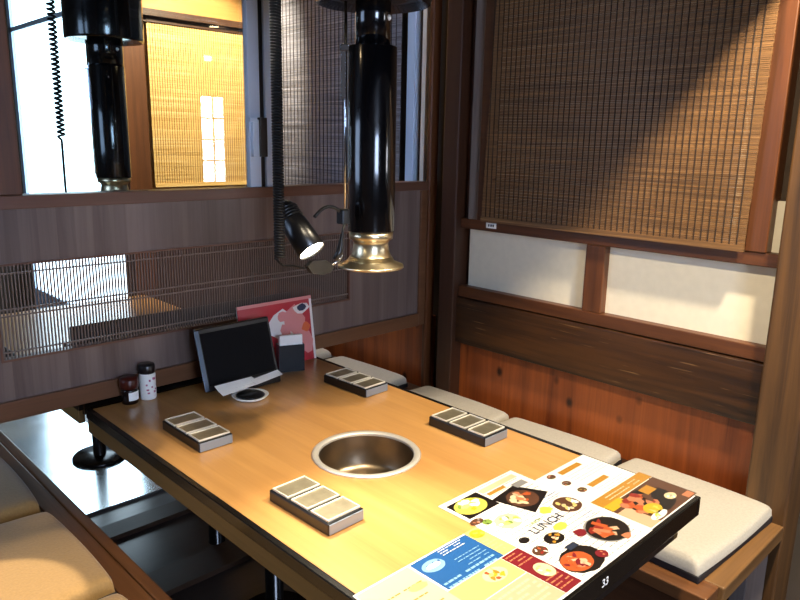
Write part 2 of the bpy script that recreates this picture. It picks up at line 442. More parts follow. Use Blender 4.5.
# ------------------------------------------------------------ slatted partition (plane y = 0)
pt = empty('slatted_partition', (-.9, .02, .715), 'low brown wooden partition with a slatted panel at the far end of the table', 'partition')
MB().box(-2.1, -.046, -.008, .06, 1.270, 1.304, bev=.002).build('cap_rail', W_cap, pt)
MB().box(-2.1, -.082, .004, .045, 1.132, 1.270).build('panel', W_panel, pt)
MB().box(-.449, -.082, .004, .045, .768, 1.132).build('panel', W_panel, pt)
MB().box(-2.1, -1.63, .004, .045, .768, 1.132).build('panel', W_panel, pt)
MB().box(-1.63, -.449, .004, .045, .768, .874).build('panel', W_panel, pt)
MB().box(-.082, -.046, -.004, .05, .715, 1.270, bev=.002).build('end_stile', W_rail, pt)
MB().box(-2.1, -.082, -.008, .055, .715, .768, bev=.003).build('bottom_rail', W_rail, pt)
fr = MB(); t = .006
fr.box(-1.63, -.449, 0, .03, 1.126, 1.132).box(-1.63, -.449, 0, .03, .874, .880)
fr.box(-1.63, -1.624, 0, .03, .880, 1.126).box(-.455, -.449, 0, .03, .880, 1.126)
fr.build('opening_frame', W_cap, pt)
la = MB(); x = -1.619
while x < -.458:
    la.box(x-.0017, x+.0017, .008, .013, .880, 1.126); x += .00865
for z in (1.106, 1.012, .994, .898):
    la.box(-1.624, -.455, .004, .008, z-.002, z+.002)
la.build('lattice', W_slat, pt)

# glass screen standing on the partition, with its metal stile
gs = empty('glass_screen', (-1.2, .02, 1.304), 'clear glass screen with a blue grey metal stile standing on the partition', 'glass screen')
MB().box(-1.540, -.866, .018, .023, 1.304, 2.44).build('pane', M_glass, gs)
MB().box(-1.64, -1.540, .0, .022, 1.304, 2.44, bev=.003).build('stile', W_frame, gs)
MB().box(-.866, -.824, .0, .024, 1.304, 2.44, bev=.002).build('stile', M_alu, gs)
MB().box(-.824, -.803, .012, .04, 1.304, 2.44).build('gasket', M_blackmat, gs)
MB().box(-.803, -.779, .0, .040, 1.304, 2.44, bev=.002).build('stile', M_alu, gs)
lt = MB().box(-.862, -.838, -.014, .0, 1.40, 1.515, bev=.002).box(-.872, -.850, -.018, -.006, 1.507, 1.522, bev=.002)
lt.build('latch', M_alu, [q for q in COL.objects if q.parent == gs and q.name.startswith('stile')][1])
MB().box(-.835, -.806, -.012, .012, 1.40, 1.522, bev=.002).build('latch_plate', M_blackmat, gs)

# lintel across the booth entrance (above the camera's view)
struct('trim_15', MB().box(-2.7, .03, -1.41, -1.36, 2.035, ZC), W_beam, 'dark wooden lintel across the booth entrance', cat='lintel')

# ------------------------------------------------------------ benches
def bench(name, xf, xb, y0, y1, label, side, endcap):
    r = empty(name, ((xf+xb)/2, (y0+y1)/2, 0), label, 'bench')
    lo, hi = min(xf, xb), max(xf, xb)
    bt = MB()
    if side == 'R':
        bt.box(xf, xf+.075, y0, y1, .385, .42, bev=.003)
    else:
        bt.box(xf-.08, xf-.031, y0, y1, .385, .42, bev=.003).box(xf-.029, xf, y0, y1, .385, .421, bev=.003)
    bt.build('front_board', W_bench, r)
    s = MB()
    if side == 'R': s.box(xf+.075, hi, y0+.06, y1, .385, .415)
    else: s.box(lo, xf-.08, y0+.06, y1, .385, .415)
    s.build('seat_panel', W_beam, r)
    if endcap:
        e = MB().box(xf+.0755 if side == 'R' else lo, hi if side == 'R' else xf-.0805, y0-.012, y0+.06, .375, .42, bev=.004)
        e.build('end_board', W_benchx, r)
    a = MB()
    if side == 'R': a.box(xf+.03, xf+.05, y0+.02, y1, 0, .385)
    else: a.box(xf-.05, xf-.03, y0+.02, y1, 0, .385)
    a.build('riser', W_darky, r)
    return r
rb_ = bench('booth_bench', -.57, -.002, -1.435, 1.30, 'long wooden bench with pale cushions along the right wall', 'R', True)
MB().box(-.26, -.10, -1.425, -1.385, 0, .375, bev=.003).build('foot', W_grey, rb_)
bench('booth_bench', -1.48, -2.12, -1.20, 1.30, 'wooden bench with tan cushions at the left edge of the photo', 'L', True)

def cushion_proto(wx, ly, h, mat, label, group, loc, skirt=.012):
    r = empty('seat_cushion', loc, label, 'cushion', group)
    cx, cy, cz = loc
    m = MB(); n = 22
    def P(u, v, top):
        # softened square outline
        k = 1 - .03*(u*u*v*v)
        e = (1-abs(u)**20)*(1-abs(v)**20)
        z = skirt + (h-skirt)*(max(e, 0)**.22) * (1+.06*math.sin(u*3+v*2)) if top else skirt
        if not top: z = skirt
        bul = 1
        return Vector((cx+u*wx/2*k*bul, cy+v*ly/2*k*bul, cz+z))
    g = []
    for i in range(n+1):
        row = []
        for j in range(n+1):
            u = math.sin((i/n-.5)*PI); v = math.sin((j/n-.5)*PI)
            row.append(m.bm.verts.new(P(u, v, True)))
        g.append(row)
    fs = []
    for i in range(n):
        for j in range(n): fs.append(m.bm.faces.new((g[i][j], g[i+1][j], g[i+1][j+1], g[i][j+1])))
    m._fin(fs, mat, True)
    m.box(cx-wx/2*.97, cx+wx/2*.97, cy-ly/2*.97, cy+ly/2*.97, cz+skirt*.5, cz+skirt+.001, mat)
    m.build('cover', None, r)
    MB().box(cx-wx/2*.985, cx+wx/2*.985, cy-ly/2*.985, cy+ly/2*.985, cz, cz+skirt*.95, bev=.003).build('base_pad', M_cushbase, r)
    return r
c0 = cushion_proto(.462, .444, .052, M_cushR, 'pale grey seat cushion at the near end of the right bench, by the broad post', 'pale cushions on the right bench', (-.29, -1.188, .42), skirt=.02)
c0.rotation_euler.z = math.radians(-2.5)
for y, l, rz in ((-.725, 'pale grey seat cushion on the right bench below the plywood panel, second from the post', 1.0),
             (-.262, 'pale grey seat cushion on the right bench beside the dark corner post', -1.0),
             (.285, 'pale grey seat cushion on the right bench just beyond the slim partition post', 1),
             (.80, 'far pale grey seat cushion glimpsed behind the red booklet', -1)):
    c = copy_tree(c0); c.location = (-.29, y, .42); c.rotation_euler.z = math.radians(rz); c['label'] = l
d0 = cushion_proto(.47, .44, .062, M_cushL, 'tan seat cushion with a round pool of light on the left bench', 'tan cushions on the left bench', (-1.805, -.295, .42), skirt=.024)
for y, l, rz in ((.185, 'tan seat cushion at the far end of the left bench, cut by the photo edge', -1.5),
             (-.770, 'tan seat cushion in the bottom left corner of the photo, nearest the viewer', 1.5)):
    c = copy_tree(d0); c.location = (-1.805, y, .42); c.rotation_euler.z = math.radians(rz); c['label'] = l

# ------------------------------------------------------------ tables
def ring_top(cx, cy, R, x0, x1, y0, y1, z0, z1, n=64):
    """slab with a round hole"""
    m = MB(); bm = m.bm
    def outer(a):
        dx, dy = math.cos(a), math.sin(a)
        t = 1e9
        if dx > 1e-9: t = min(t, (x1-cx)/dx)
        if dx < -1e-9: t = min(t, (x0-cx)/dx)
        if dy > 1e-9: t = min(t, (y1-cy)/dy)
        if dy < -1e-9: t = min(t, (y0-cy)/dy)
        return (cx+dx*t, cy+dy*t)
    angs = [2*PI*k/n for k in range(n)]
    for c in ((x0, y0), (x1, y0), (x0, y1), (x1, y1)): angs.append(math.atan2(c[1]-cy, c[0]-cx) % (2*PI))
    angs = sorted(set(round(a, 6) for a in angs)); n = len(angs)
    R4 = []
    for a in angs:
        o = outer(a); i = (cx+R*math.cos(a), cy+R*math.sin(a))
        R4.append([bm.verts.new((*i, z1)), bm.verts.new((*o, z1)), bm.verts.new((*o, z0)), bm.verts.new((*i, z0))])
    for k in range(n):
        a, b = R4[k], R4[(k+1) % n]
        for q in range(4): bm.faces.new((a[q], b[q], b[(q+1) % 4], a[(q+1) % 4]))
    return m
def table(loc, wx, ly, label, gx, gy, legs, num=None, loc_z=0):
    x0, x1 = loc[0]-wx/2, loc[0]+wx/2; y0, y1 = loc[1]-ly/2, loc[1]+ly/2
    r = empty('grill_table', (loc[0], loc[1], 0), label, 'table')
    e = .015
    ring_top(gx, gy, .128, x0+e, x1-e, y0+e, y1-e, .668, .70).build('tabletop', W_table, r)
    ed = MB()
    ed.box(x0, x0+e, y0, y1, .672, .7004, bev=.002).box(x1-e, x1, y0, y1, .656, .7004, bev=.002)
    ed.box(x0+e, x1-e, y0, y0+e, .656, .7004, bev=.002).box(x0+e, x1-e, y1-e, y1, .656, .7004, bev=.002)
    ed.build('edge_band', M_black, r)
    MB().box(x0+.003, x0+.022, y0+.012, y1, .628, .6718, bev=.002).build('apron', W_apron, r)
    MB().box(x1-.048, x1-.03, y0+.03, y1-.03, .60, .656).build('apron', W_apron, r)
    MB().box(x0+.048, x1-.048, y0+.03, y0+.05, .60, .656).build('apron', M_blackmat, r)
    rim = MB().lathe([(.118, .001), (.121, .004), (.132, .004), (.136, .0005), (.1285, -.001), (.118, -.02), (.118, .001)], (gx, gy, .7), n=72)
    rim.build('grill_rim', M_steel_rim, r)
    bs = MB().lathe([(.1175, .0), (.1165, -.03), (.114, -.075), (.10, -.09), (0, -.09), (0, -.095), (.104, -.095), (.119, -.078), (.1205, -.0), (.1175, 0)], (gx, gy, .695), n=64)
    bs.build('grill_basin', M_steel_in, r)
    MB().lathe([(0, 0), (.15, 0), (.15, -.16), (.11, -.2), (0, -.2)], (gx, gy, .598), n=40).build('burner_housing', M_blackmat, r)
    for lx, ly_, flag in legs:
        lg = MB().lathe([(0, .656), (.028, .656), (.028, .02), (.03, .018), (0, .018)], (lx, ly_, 0), n=28)
        lo = lg.build('leg', M_black, r)
        lb = MB().lathe([(0, .018), (.112, .016), (.118, .008), (.118, 0.0), (0, 0.0)], (lx, ly_, .001 if ly_ < .6 else .0125), n=48)
        if flag: lb.build('base_plate', M_black, lo)
        else: lb.bm.free()
    return r
table((-1.033, -.712), .80, 1.412, 'wooden grill table with black edges and a round steel grill hole', -1.035, -.755,
      [(-1.03, -.33, 1), (-1.03, -1.12, 1)])
table((-1.03, .70), .80, 1.28, 'neighbouring grill table seen through and under the slatted partition', -1.01, .76,
      [(-.985, 1.14, 1), (-.955, .15, 0)])
# table number on the near edge
def text_mesh(body, size, name='t', align='CENTER'):
    cu = bpy.data.curves.new(name, 'FONT'); cu.body = body; cu.size = size; cu.align_x = align; cu.align_y = 'CENTER'
    cu.resolution_u = 2; cu.offset = size*.018
    o = bpy.data.objects.new(name, cu); COL.objects.link(o)
    bpy.context.view_layer.update()
    me = bpy.data.meshes.new_from_object(o.evaluated_get(bpy.context.evaluated_depsgraph_get()))
    bpy.data.objects.remove(o); bpy.data.curves.remove(cu)
    return me
def add_text(mb, body, size, M, mat):
    me = text_mesh(body, size)
    n0 = len(mb.bm.verts); f0 = len(mb.bm.faces)
    mb.bm.from_mesh(me); mb.bm.verts.ensure_lookup_table(); mb.bm.faces.ensure_lookup_table()
    for v in mb.bm.verts[n0:]: v.co = M @ v.co
    i = mb.slot(mat)
    for f_ in mb.bm.faces[f0:]: f_.material_index = i
    bpy.data.meshes.remove(me)
M_white2 = plain('white_print', '#f4f4f4', .5)
nm = MB()
add_text(nm, '33', .024, Matrix.Translation((-1.043, -1.4195, .679)) @ Matrix.Rotation(PI/2, 4, 'X') @ Matrix.Scale(1.0, 4, (1, 0, 0)), M_white2)
root_t = [o for o in COL.objects if o.name == 'grill_table'][0]
n_o = nm.build('table_number', None, root_t); n_o['label'] = 'white number 33 on the black table edge'

# ------------------------------------------------------------ extractor ducts
def duct(c, rb, rc, zb, label, neck=.72):
    r = empty('extractor_duct', (c[0], c[1], zb), label, 'extractor duct')
    # flared brass intake
    MB().lathe([(.066*rb/.075, .012), (.068*rb/.075, .02), (.078*rb/.075, .008), (.105*rb/.075, .0), (.107*rb/.075, -.002), (.107*rb/.075, -.006), (.10*rb/.075, -.004), (.075*rb/.075, .006),
                (.060*rb/.075, .03), (.056*rb/.075, .05), (.060*rb/.075, .058), (.070*rb/.075, .062), (.0715*rb/.075, .078), (.066*rb/.075, .078), (.05*rb/.075, .05), (.05*rb/.075, .012), (.066*rb/.075, .012)],
               (c[0], c[1], zb), n=64).build('brass_intake', M_brass, r)
    MB().lathe([(0, .079), (rb-.001, .079), (rb, .081), (rb, .485), (rb-.002, .487), (0, .487)], (c[0], c[1], zb), n=64).build('lower_tube', M_duct, r)
    ru = rb*neck
    MB().lathe([(0, .487), (ru, .487), (ru, .62), (0, .62)], (c[0], c[1], zb), n=56).build('upper_tube', M_duct, r)
    cv = MB().lathe([(0, .600), (rc*.7, .592), (rc*.98, .575), (rc, .585), (rc, .62), (rc*1.0, ZC-zb-.002), (0, ZC-zb-.002)], (c[0], c[1], zb), n=64)
    cv.build('ceiling_collar', M_duct, r)
    # pull rod and clip on the camera-left side
    u = Vector((-.70, .71, 0))
    p = Vector((c[0], c[1], 0)) + u*(rb+.006)
    ro = MB().tube([(p.x, p.y, zb+.09), (p.x, p.y, zb+.58)], .0035, n=10).build('slide_rod', M_chrome, r)
    q = Vector((c[0], c[1], 0)) + u*(rb+.008)
    cl = MB(); T = Matrix.Translation((q.x, q.y, zb+.43)) @ Matrix.Rotation(math.radians(135), 4, 'Z')
    cl.box(-.004, .008, -.007, .007, -.055, .05, bev=.002, M=T).box(-.012, .010, -.009, .009, .045, .062, bev=.003, M=T)
    cl.build('clip', M_chrome, ro)
    v = Vector((-.25, -.97, 0)); 
    k = Vector((c[0], c[1], zb+.545)) + Vector((.32, -.95, 0)).normalized()*(ru)
    T = Matrix.Translation(k) @ Vector((.32, -.95, 0)).to_track_quat('Z', 'Y').to_matrix().to_4x4()
    MB().lathe([(0, .004), (.005, .003), (.0065, 0), (0, 0)], (0, 0, 0), n=16, M=T).build('knob', M_white, r)
    return r
duct((-1.018, -.745), .0545, .127, 1.172, 'black tubular extractor duct with a brass flare over the grill')
duct((-.985, .77), .064, .138, 1.222, 'black extractor duct hanging over the neighbouring table, seen above the partition', neck=.97)

rk = empty('low_dark_box', (-1.1, .10, .70), 'long low dark box added behind the slats, on the neighbouring table', 'rack')  # invented box filling the dark area behind the slats
MB().box(-1.425, -.66, .085, .092, .7006, .920, bev=.002).build('back_board', M_blackmat, rk)
MB().box(-1.425, -.66, .092, .16, .7006, .712, bev=.002).build('shelf', W_beam, rk)
for xx in (-1.425, -.672): MB().box(xx, xx+.012, .092, .16, .712, .86, bev=.002).build('side', W_beam, rk)

# coiled cables
def coil(c, z0, z1, zstraight, R, label, wire=.0022, pitch=.0065, tail=None):
    m = MB(); pts = []
    turns = (z1-zstraight)/pitch; n = int(turns*9)
    for i in range(n+1):
        t = i/n; a = t*turns*2*PI
        pts.append((c[0]+R*math.cos(a), c[1]+R*math.sin(a), z1-(z1-zstraight)*t))
    pts.append((c[0], c[1], zstraight-.01)); 
    z = zstraight-.02
    while z > z0: pts.append((c[0]-.004*(zstraight-z), c[1], z)); z -= .05
    pts.append((c[0], c[1], z0))
    if tail: pts += tail
    m.tube(pts, wire, n=6)
    return tag(m.build('coiled_cable', M_rubber, loc=(c[0], c[1], z0)), label, 'cable')
coil((-1.289, -.766), 1.205, ZC, 1.215, .0095, 'black coiled cable hanging down beside the small spot lamp', wire=.0026, pitch=.0056,
     tail=[(-1.280, -.766, 1.199), (-1.255, -.762, 1.196), (-1.221, -.757, 1.186)])
coil((-1.205, .66), 1.255, ZC, 1.45, .011, 'black coiled cable hanging beside the neighbouring extractor duct', wire=.0042, pitch=.016,
     tail=[(-1.195, .66, 1.245), (-1.17, .66, 1.235)])

# ------------------------------------------------------------ spot lamp clipped to the duct
sl = empty('spot_lamp', (-1.10, -.745, 1.24), 'small black spot lamp, lit, on a curved bracket beside the duct', 'lamp')
a = Vector((-1.240, -.715, 1.310)); b = Vector((-1.226, -.792, 1.228)); dl = (b-a).normalized(); Ln = (b-a).length
T = Matrix.Translation(a) @ dl.to_track_quat('Z', 'Y').to_matrix().to_4x4()
MB().lathe([(0, -.012), (.017, -.012), (.023, -.004), (.0255, .004), (.0255, .035), (.0285, .042), (.0305, Ln), (.029, Ln+.001), (.028, Ln-.001), (.027, Ln-.012), (0, Ln-.015)], (0, 0, 0), n=40, M=T).build('lamp_housing', M_blackmat, sl); lh = [q for q in COL.objects if q.name == 'lamp_housing'][0]
fn = MB()
for k in range(4): fn.lathe([(.025, .006+k*.007), (.028, .006+k*.007), (.028, .009+k*.007), (.025, .009+k*.007)], (0, 0, 0), n=36, M=T)
fn.build('cooling_fins', M_blackmat, lh)
MB().lathe([(0, Ln-.001), (.018, Ln-.001), (.0265, Ln-.004), (.0265, Ln-.011), (0, Ln-.011)], (0, 0, 0), n=32, M=T).build('bulb', M_bulb, lh)
pts = []
for k in range(13):
    t = k/12; pts.append((-1.098-.085*t, -.745, 1.292+.028*math.sin(t*PI*.75) - .02*t*t))
MB().tube(pts, .0042, n=10).build('bracket_arm', M_blackmat, sl)
MB().box(-1.114, -1.092, -.757, -.733, 1.272, 1.307, bev=.004).build('mount', M_blackmat, sl)
MB().tube([(-1.10, -.752, 1.285), (-1.112, -.755, 1.255), (-1.122, -.757, 1.215), (-1.136, -.757, 1.196)], [.003, .003, .008, .006], n=10).build('handle', M_blackmat, sl)
sw = MB()
T2 = Matrix.Translation((-1.18, -.757, 1.182)) @ Matrix.Rotation(math.radians(7), 4, 'Y') @ Matrix.Rotation(PI/2, 4, 'X')
sw.prism([(-.036, .004), (-.024, .016), (.012, .018), (.036, .006), (.030, -.008), (.008, -.014), (-.022, -.012)], -.007, .007, M=T2)
sw.build('switch_box', plain('smoked_metal', '#55504a', .25, metal=.8), sl)
MB().tube([(-1.144, -.757, 1.186), (-1.128, -.757, 1.192), (-1.118, -.757, 1.20), (-1.115, -.757, 1.222)], .003, n=8).build('link_rod', M_chrome, sl)

# ------------------------------------------------------------ condiment trays
def tray(loc, rz, label, dark=True):
    r = empty('condiment_tray', loc, label, 'tray', 'three-part condiment trays')
    W, Ln_, H = .094, .196, .030
    x, y, z = loc
    b = MB().box(x-W/2, x+W/2, y-Ln_/2, y+Ln_/2, z, z+H-.004, bev=.003); b.build('tray_body', M_blackmat, r)
    for k in range(3):
        cy = y + (k-1)*(Ln_/3-.001); hl = Ln_/6-.0055; hw = W/2-.004
        c = MB(); t = .0026
        for (a0, a1, b0, b1) in ((-hw, hw, -hl, -hl+t), (-hw, hw, hl-t, hl), (-hw, -hw+t, -hl+t, hl-t), (hw-t, hw, -hl+t, hl-t)):
            c.box(x+a0, x+a1, cy+b0, cy+b1, z+H-.004, z+H+.001, bev=.0008)
        cc = c.build('compartment_rim', M_rim, r)
        MB().box(x-hw+t, x+hw-t, cy-hl+t, cy+hl-t, z+H-.004, z+H-.0015).build('lid', M_lid, cc)
    MB().box(x-W/2+.002, x+W/2-.002, y-Ln_/2-.0015, y-Ln_/2+.001, z+.002, z+H-.006, bev=.0008).build('end_plate', M_steel2, r)
    return r
M_lid = plain('tray_lid', '#a0977f', .38, metal=.8, var=.12, scale=50)
M_rim = plain('tray_rim', '#dcd6c6', .4, metal=.35)
M_steel2 = plain('brushed_end', '#8c98a8', .35, metal=.6)
t0 = tray((-1.293, -.385, .70), 0, 'dark three-part condiment tray near the two seasoning jars')
t0.rotation_euler.z = math.radians(0)
for x, y, rz, l in ((-.737, -.366, 2, 'three-part condiment tray at the far right of the table, near the black card box'),
                    (-.743, -.833, 0, 'three-part condiment tray at the right table edge, nearest the menus'),
                    (-1.297, -.890, 1.5, 'three-part condiment tray left of the grill hole, nearest the viewer')):
    c = copy_tree(t0); c.location = (x, y, .70); c.rotation_euler.z = math.radians(rz); c['label'] = l

# ------------------------------------------------------------ far end of the table: jars, tablet, booklet, box
j = empty('seasoning_jar', (-1.318, -.04, .70), 'short dark jar with a reddish lid, left of the white bottle', 'jar')
MB().lathe([(0, 0), (.022, 0), (.0235, .003), (.0235, .040), (.021, .046), (0, .046)], (-1.318, -.04, .70), n=40).build('body', M_jarglass, j)
MB().lathe([(0, .046), (.0245, .046), (.0265, .05), (.0265, .068), (.0235, .078), (0, .079)], (-1.318, -.04, .70), n=40).build('lid', M_redlid, j)
def arc_label(c, r, a0, a1, z0, z1, mat, mb, n=10):
    vs = []
    for k in range(n+1):
        t = math.radians(a0+(a1-a0)*k/n)
        vs.append((mb.bm.verts.new((c[0]+r*math.cos(t), c[1]+r*math.sin(t), z0)), mb.bm.verts.new((c[0]+r*math.cos(t), c[1]+r*math.sin(t), z1))))
    fs = [mb.bm.faces.new((vs[k][0], vs[k+1][0], vs[k+1][1], vs[k][1])) for k in range(n)]
    mb._fin(fs, mat, True)
lb = MB(); arc_label((-1.318, -.04), .0241, -120, -20, .712, .737, M_white, lb); lb.build('paper_label', None, j)
j = empty('seasoning_bottle', (-1.262, -.038, .70), 'white seasoning bottle with a black cap and pink print', 'bottle')
MB().lathe([(0, 0), (.0215, 0), (.0235, .004), (.0235, .074), (.021, .079), (0, .079)], (-1.262, -.038, .70), n=40).build('body', M_white, j)
cp = MB().lathe([(0, .079), (.022, .079), (.0235, .082), (.0235, .102), (.021, .106), (0, .106)], (-1.262, -.038, .70), n=40)
cp.build('cap', M_blackmat, j)
pk = MB(); rnd = random.Random(3)
for k in range(16):
    a0 = rnd.uniform(-160, -20); z = rnd.uniform(.718, .766)
    arc_label((-1.262, -.038), .0238, a0, a0+rnd.uniform(8, 18), z, z+rnd.uniform(.003, .007), M_pink, pk, 3)
pk.build('print', None, j)

# tablet leaning back on its stand
tb = empty('order_tablet', (-.985, -.09, .70), 'black order tablet leaning back on its stand at the table end', 'tablet')
T = Matrix.Translation((-1.003, -.150, .715)) @ Matrix.Rotation(math.radians(1), 4, 'Z') @ Matrix.Rotation(math.radians(-17), 4, 'X')
MB().box(-.132, .132, 0, .012, 0, .192, bev=.005, M=T).build('case', M_blackmat, tb); tc_ = [q for q in COL.objects if q.name == 'case'][0]
MB().box(-.118, .122, -.0012, .0, .018, .176, M=T).build('screen', M_screen, tc_)
MB().box(-.135, -.121, -.002, .0005, .004, .186, bev=.001, M=T).build('side_trim', plain('tablet_trim', '#4d5a6c', .35, metal=.3), tb)
sd = MB().box(-.085, .085, -.035, .075, -.002, .006, bev=.002, M=Matrix.Translation((-1.0, -.125, .7025)))
sd.box(-.06, .06, -.006, .004, 0, .10, M=Matrix.Translation((-1.0, -.078, .706)) @ Matrix.Rotation(math.radians(14), 4, 'X'))
sd.build('stand', M_black, tb)

# white slips in front of the tablet
rnd = random.Random(5)
for (x, y, z, rz, w, h, l) in ((-1.055, -.200, .7300, 10, .14, .030, 'white paper strip lying in front of the tablet, the lowest left one'),
                               (-1.060, -.193, .7365, 2, .13, .026, 'white paper strip fanned above the other at the tablet foot'),
                               (-.945, -.188, .7320, 14, .12, .024, 'grey white strip at the right foot of the tablet')):
    T = Matrix.Translation((x, y, z)) @ Matrix.Rotation(math.radians(rz), 4, 'Z') @ Matrix.Rotation(math.radians(28), 4, 'X')
    m = MB().box(-w/2, w/2, -h/2, h/2, -.0008, .0008, M=T)
    tag(m.build('paper_strip', M_white, loc=(x, y, z)), l, 'paper', 'paper strips at the tablet foot')
# small white saucer with black clip tray under the strips
sc = empty('small_dish', (-1.035, -.232, .70), 'small white edged black dish in front of the tablet', 'dish')
MB().lathe([(0, .003), (.042, .004), (.052, .010), (.055, .0095), (.045, .001), (0, 0)], (-1.035, -.232, .70), n=48).build('dish_body', M_white, sc)
MB().lathe([(0, .012), (.036, .012), (.043, .0085), (.036, .0045), (0, .0045)], (-1.035, -.232, .70), n=40).build('dish_inlay', M_blackmat, sc)
hold = MB().box(-1.075, -.885, -.176, -.144, .7005, .727, bev=.003)
tag(hold.build('strip_holder', M_blackmat, loc=(-.99, -.15, .70)), 'low black holder under the white paper strips', 'holder')

# black box with white cards
bx = empty('card_box', (-.765, -.052, .70), 'narrow dark box holding white cards, right of the tablet', 'box')
T = Matrix.Translation((-.792, -.098, .70)) @ Matrix.Rotation(math.radians(-22), 4, 'Z')
bb = MB(); w_, d_, h_ = .043, .021, .092
bb.box(-w_, w_, -d_, -d_+.003, 0, h_, M=T).box(-w_, w_, d_-.003, d_, 0, h_, M=T).box(-w_, -w_+.003, -d_+.003, d_-.003, 0, h_, M=T).box(w_-.003, w_, -d_+.003, d_-.003, 0, h_, M=T).box(-w_+.003, w_-.003, -d_+.003, d_-.003, 0, .004, M=T)
bb.build('box_body', M_navy, bx)
cm = MB()
for k in range(5): cm.box(-w_+.005, w_-.005, -.014+k*.006, -.011+k*.006, .006, .124-.001*k, M=T)
cm.build('cards', M_white, bx)

# red booklet leaning on the partition
bk = empty('menu_booklet', (-.80, -.02, .70), 'red menu booklet with a white figure drawing, leaning on the partition', 'booklet')
T = Matrix.Translation((-.796, -.052, .702)) @ Matrix.Rotation(math.radians(-8), 4, 'X')
MB().box(-.148, .148, 0, .004, 0, .225, bev=.0008, M=T).build('cover', M_red, bk)
MB().box(-.146, .146, .0045, .010, 0.001, .223, M=T).build('pages', M_white, bk)
pr = MB(); rnd = random.Random(11)
Tp = T @ Matrix.Rotation(PI/2, 4, 'X')
pal = [plain('print_pale', '#e4dcd6', .4), plain('print_rose', '#d98a86', .4), plain('print_navy', '#27304a', .4), plain('print_orange', '#d8673a', .4), plain('print_yellow', '#e9c25a', .4)]
def blob(mb, cx, cy, rx, ry, z, mat, rnd, n=9, jit=.25, rot=0):
    pts = []
    for k in range(n):
        a_ = 2*PI*k/n; q = 1+rnd.uniform(-jit, jit)
        X = rx*q*math.cos(a_); Y = ry*q*math.sin(a_)
        pts.append((cx+X*math.cos(rot)-Y*math.sin(rot), cy+X*math.sin(rot)+Y*math.cos(rot)))
    mb.poly(pts, z, mat)
class TB(MB): pass
p2 = MB()
blob(p2, .015, .135, .055, .05, .0006, pal[0], rnd)
blob(p2, .07, .15, .04, .06, .0007, pal[1], rnd)
blob(p2, .10, .185, .035, .022, .0009, pal[0], rnd)
blob(p2, .105, .188, .020, .012, .0011, pal[2], rnd)
blob(p2, .02, .165, .02, .018, .0009, pal[1], rnd)
blob(p2, .03, .11, .02, .03, .0010, pal[1], rnd)
blob(p2, .11, .07, .025, .05, .0008, pal[1], rnd)
blob(p2, .115, .12, .018, .02, .0010, pal[3], rnd)
blob(p2, -.06, .155, .016, .012, .0010, pal[4], rnd)
blob(p2, -.11, .16, .010, .010, .0010, pal[1], rnd)
p2.poly([(-.148, .214), (.148, .214), (.148, .225), (-.148, .225)], .0006, pal[1])
p2.poly([(.138, 0), (.148, 0), (.148, .214), (.138, .214)], .0006, pal[0])
for v in p2.bm.verts: v.co = Tp @ v.co
p2.build('cover_print', None, bk)

# ------------------------------------------------------------ printed menus on the table
def dk(c): return '#' + ''.join('%02x' % int(int(c[i:i+2], 16)*.80) for i in (1, 3, 5))
PM = {k: plain('print_'+k, c if k == 'white' else dk(c), .28) for k, c in dict(white='#cdcac4', cream='#dccba4', black='#1a1312', brown='#5b3a2a', red='#8e2a1e', orange='#b9552a', salmon='#c17a55', yellow='#d0a92a',
      lemon='#d2cc55', lime='#b9cf52', green='#7d9a44', blue='#235a9c', skyblue='#86b4d8', gold='#b8842c', grey='#8f8f8f', darkred='#7a1d27', paleyellow='#d9c478', navy='#2b3346', peach='#d8b08e').items()}
def menu(name, x0, x1, y0, y1, z, label, fill):
    m = MB(); m.box(x0, x1, y0, y1, z, z+.0008, PM['white'])
    fill(m, z+.0009)
    return tag(m.build(name, None, loc=((x0+x1)/2, (y0+y1)/2, z)), label, 'menu', 'printed menu sheets on the table')
def quad(m, pts, z, c): m.poly(pts, z, PM[c])
def rect(m, x0, x1, y0, y1, z, c): m.poly([(x0, y0), (x1, y0), (x1, y1), (x0, y1)], z, PM[c])
def dish(m, cx, cy, rx, ry, z, plate, foods, rnd, n=14, rot=0):
    blob(m, cx, cy, rx, ry, z, PM[plate], rnd, 22, .02, rot)
    for k in range(n):
        a_ = rnd.uniform(0, 2*PI); q = math.sqrt(rnd.uniform(0, .5))
        blob(m, cx+rx*q*math.cos(a_), cy+ry*q*math.sin(a_), rx*rnd.uniform(.14, .3), ry*rnd.uniform(.12, .28), z+.0001+.00003*k, PM[rnd.choice(foods)], rnd, 6, .3, rnd.uniform(0, 3))
def lines(m, x0, x1, y0, y1, z, c, rnd, step=.009, hh=.002, vertical=False):
    y = y1
    while y > y0:
        x = x0
        while x < x1:
            l = rnd.uniform(.004, .014)
            if x+l > x1: break
            if rnd.random() < .85: rect(m, x, x+l, y-hh, y, z, c)
            x += l+.002
        y -= step
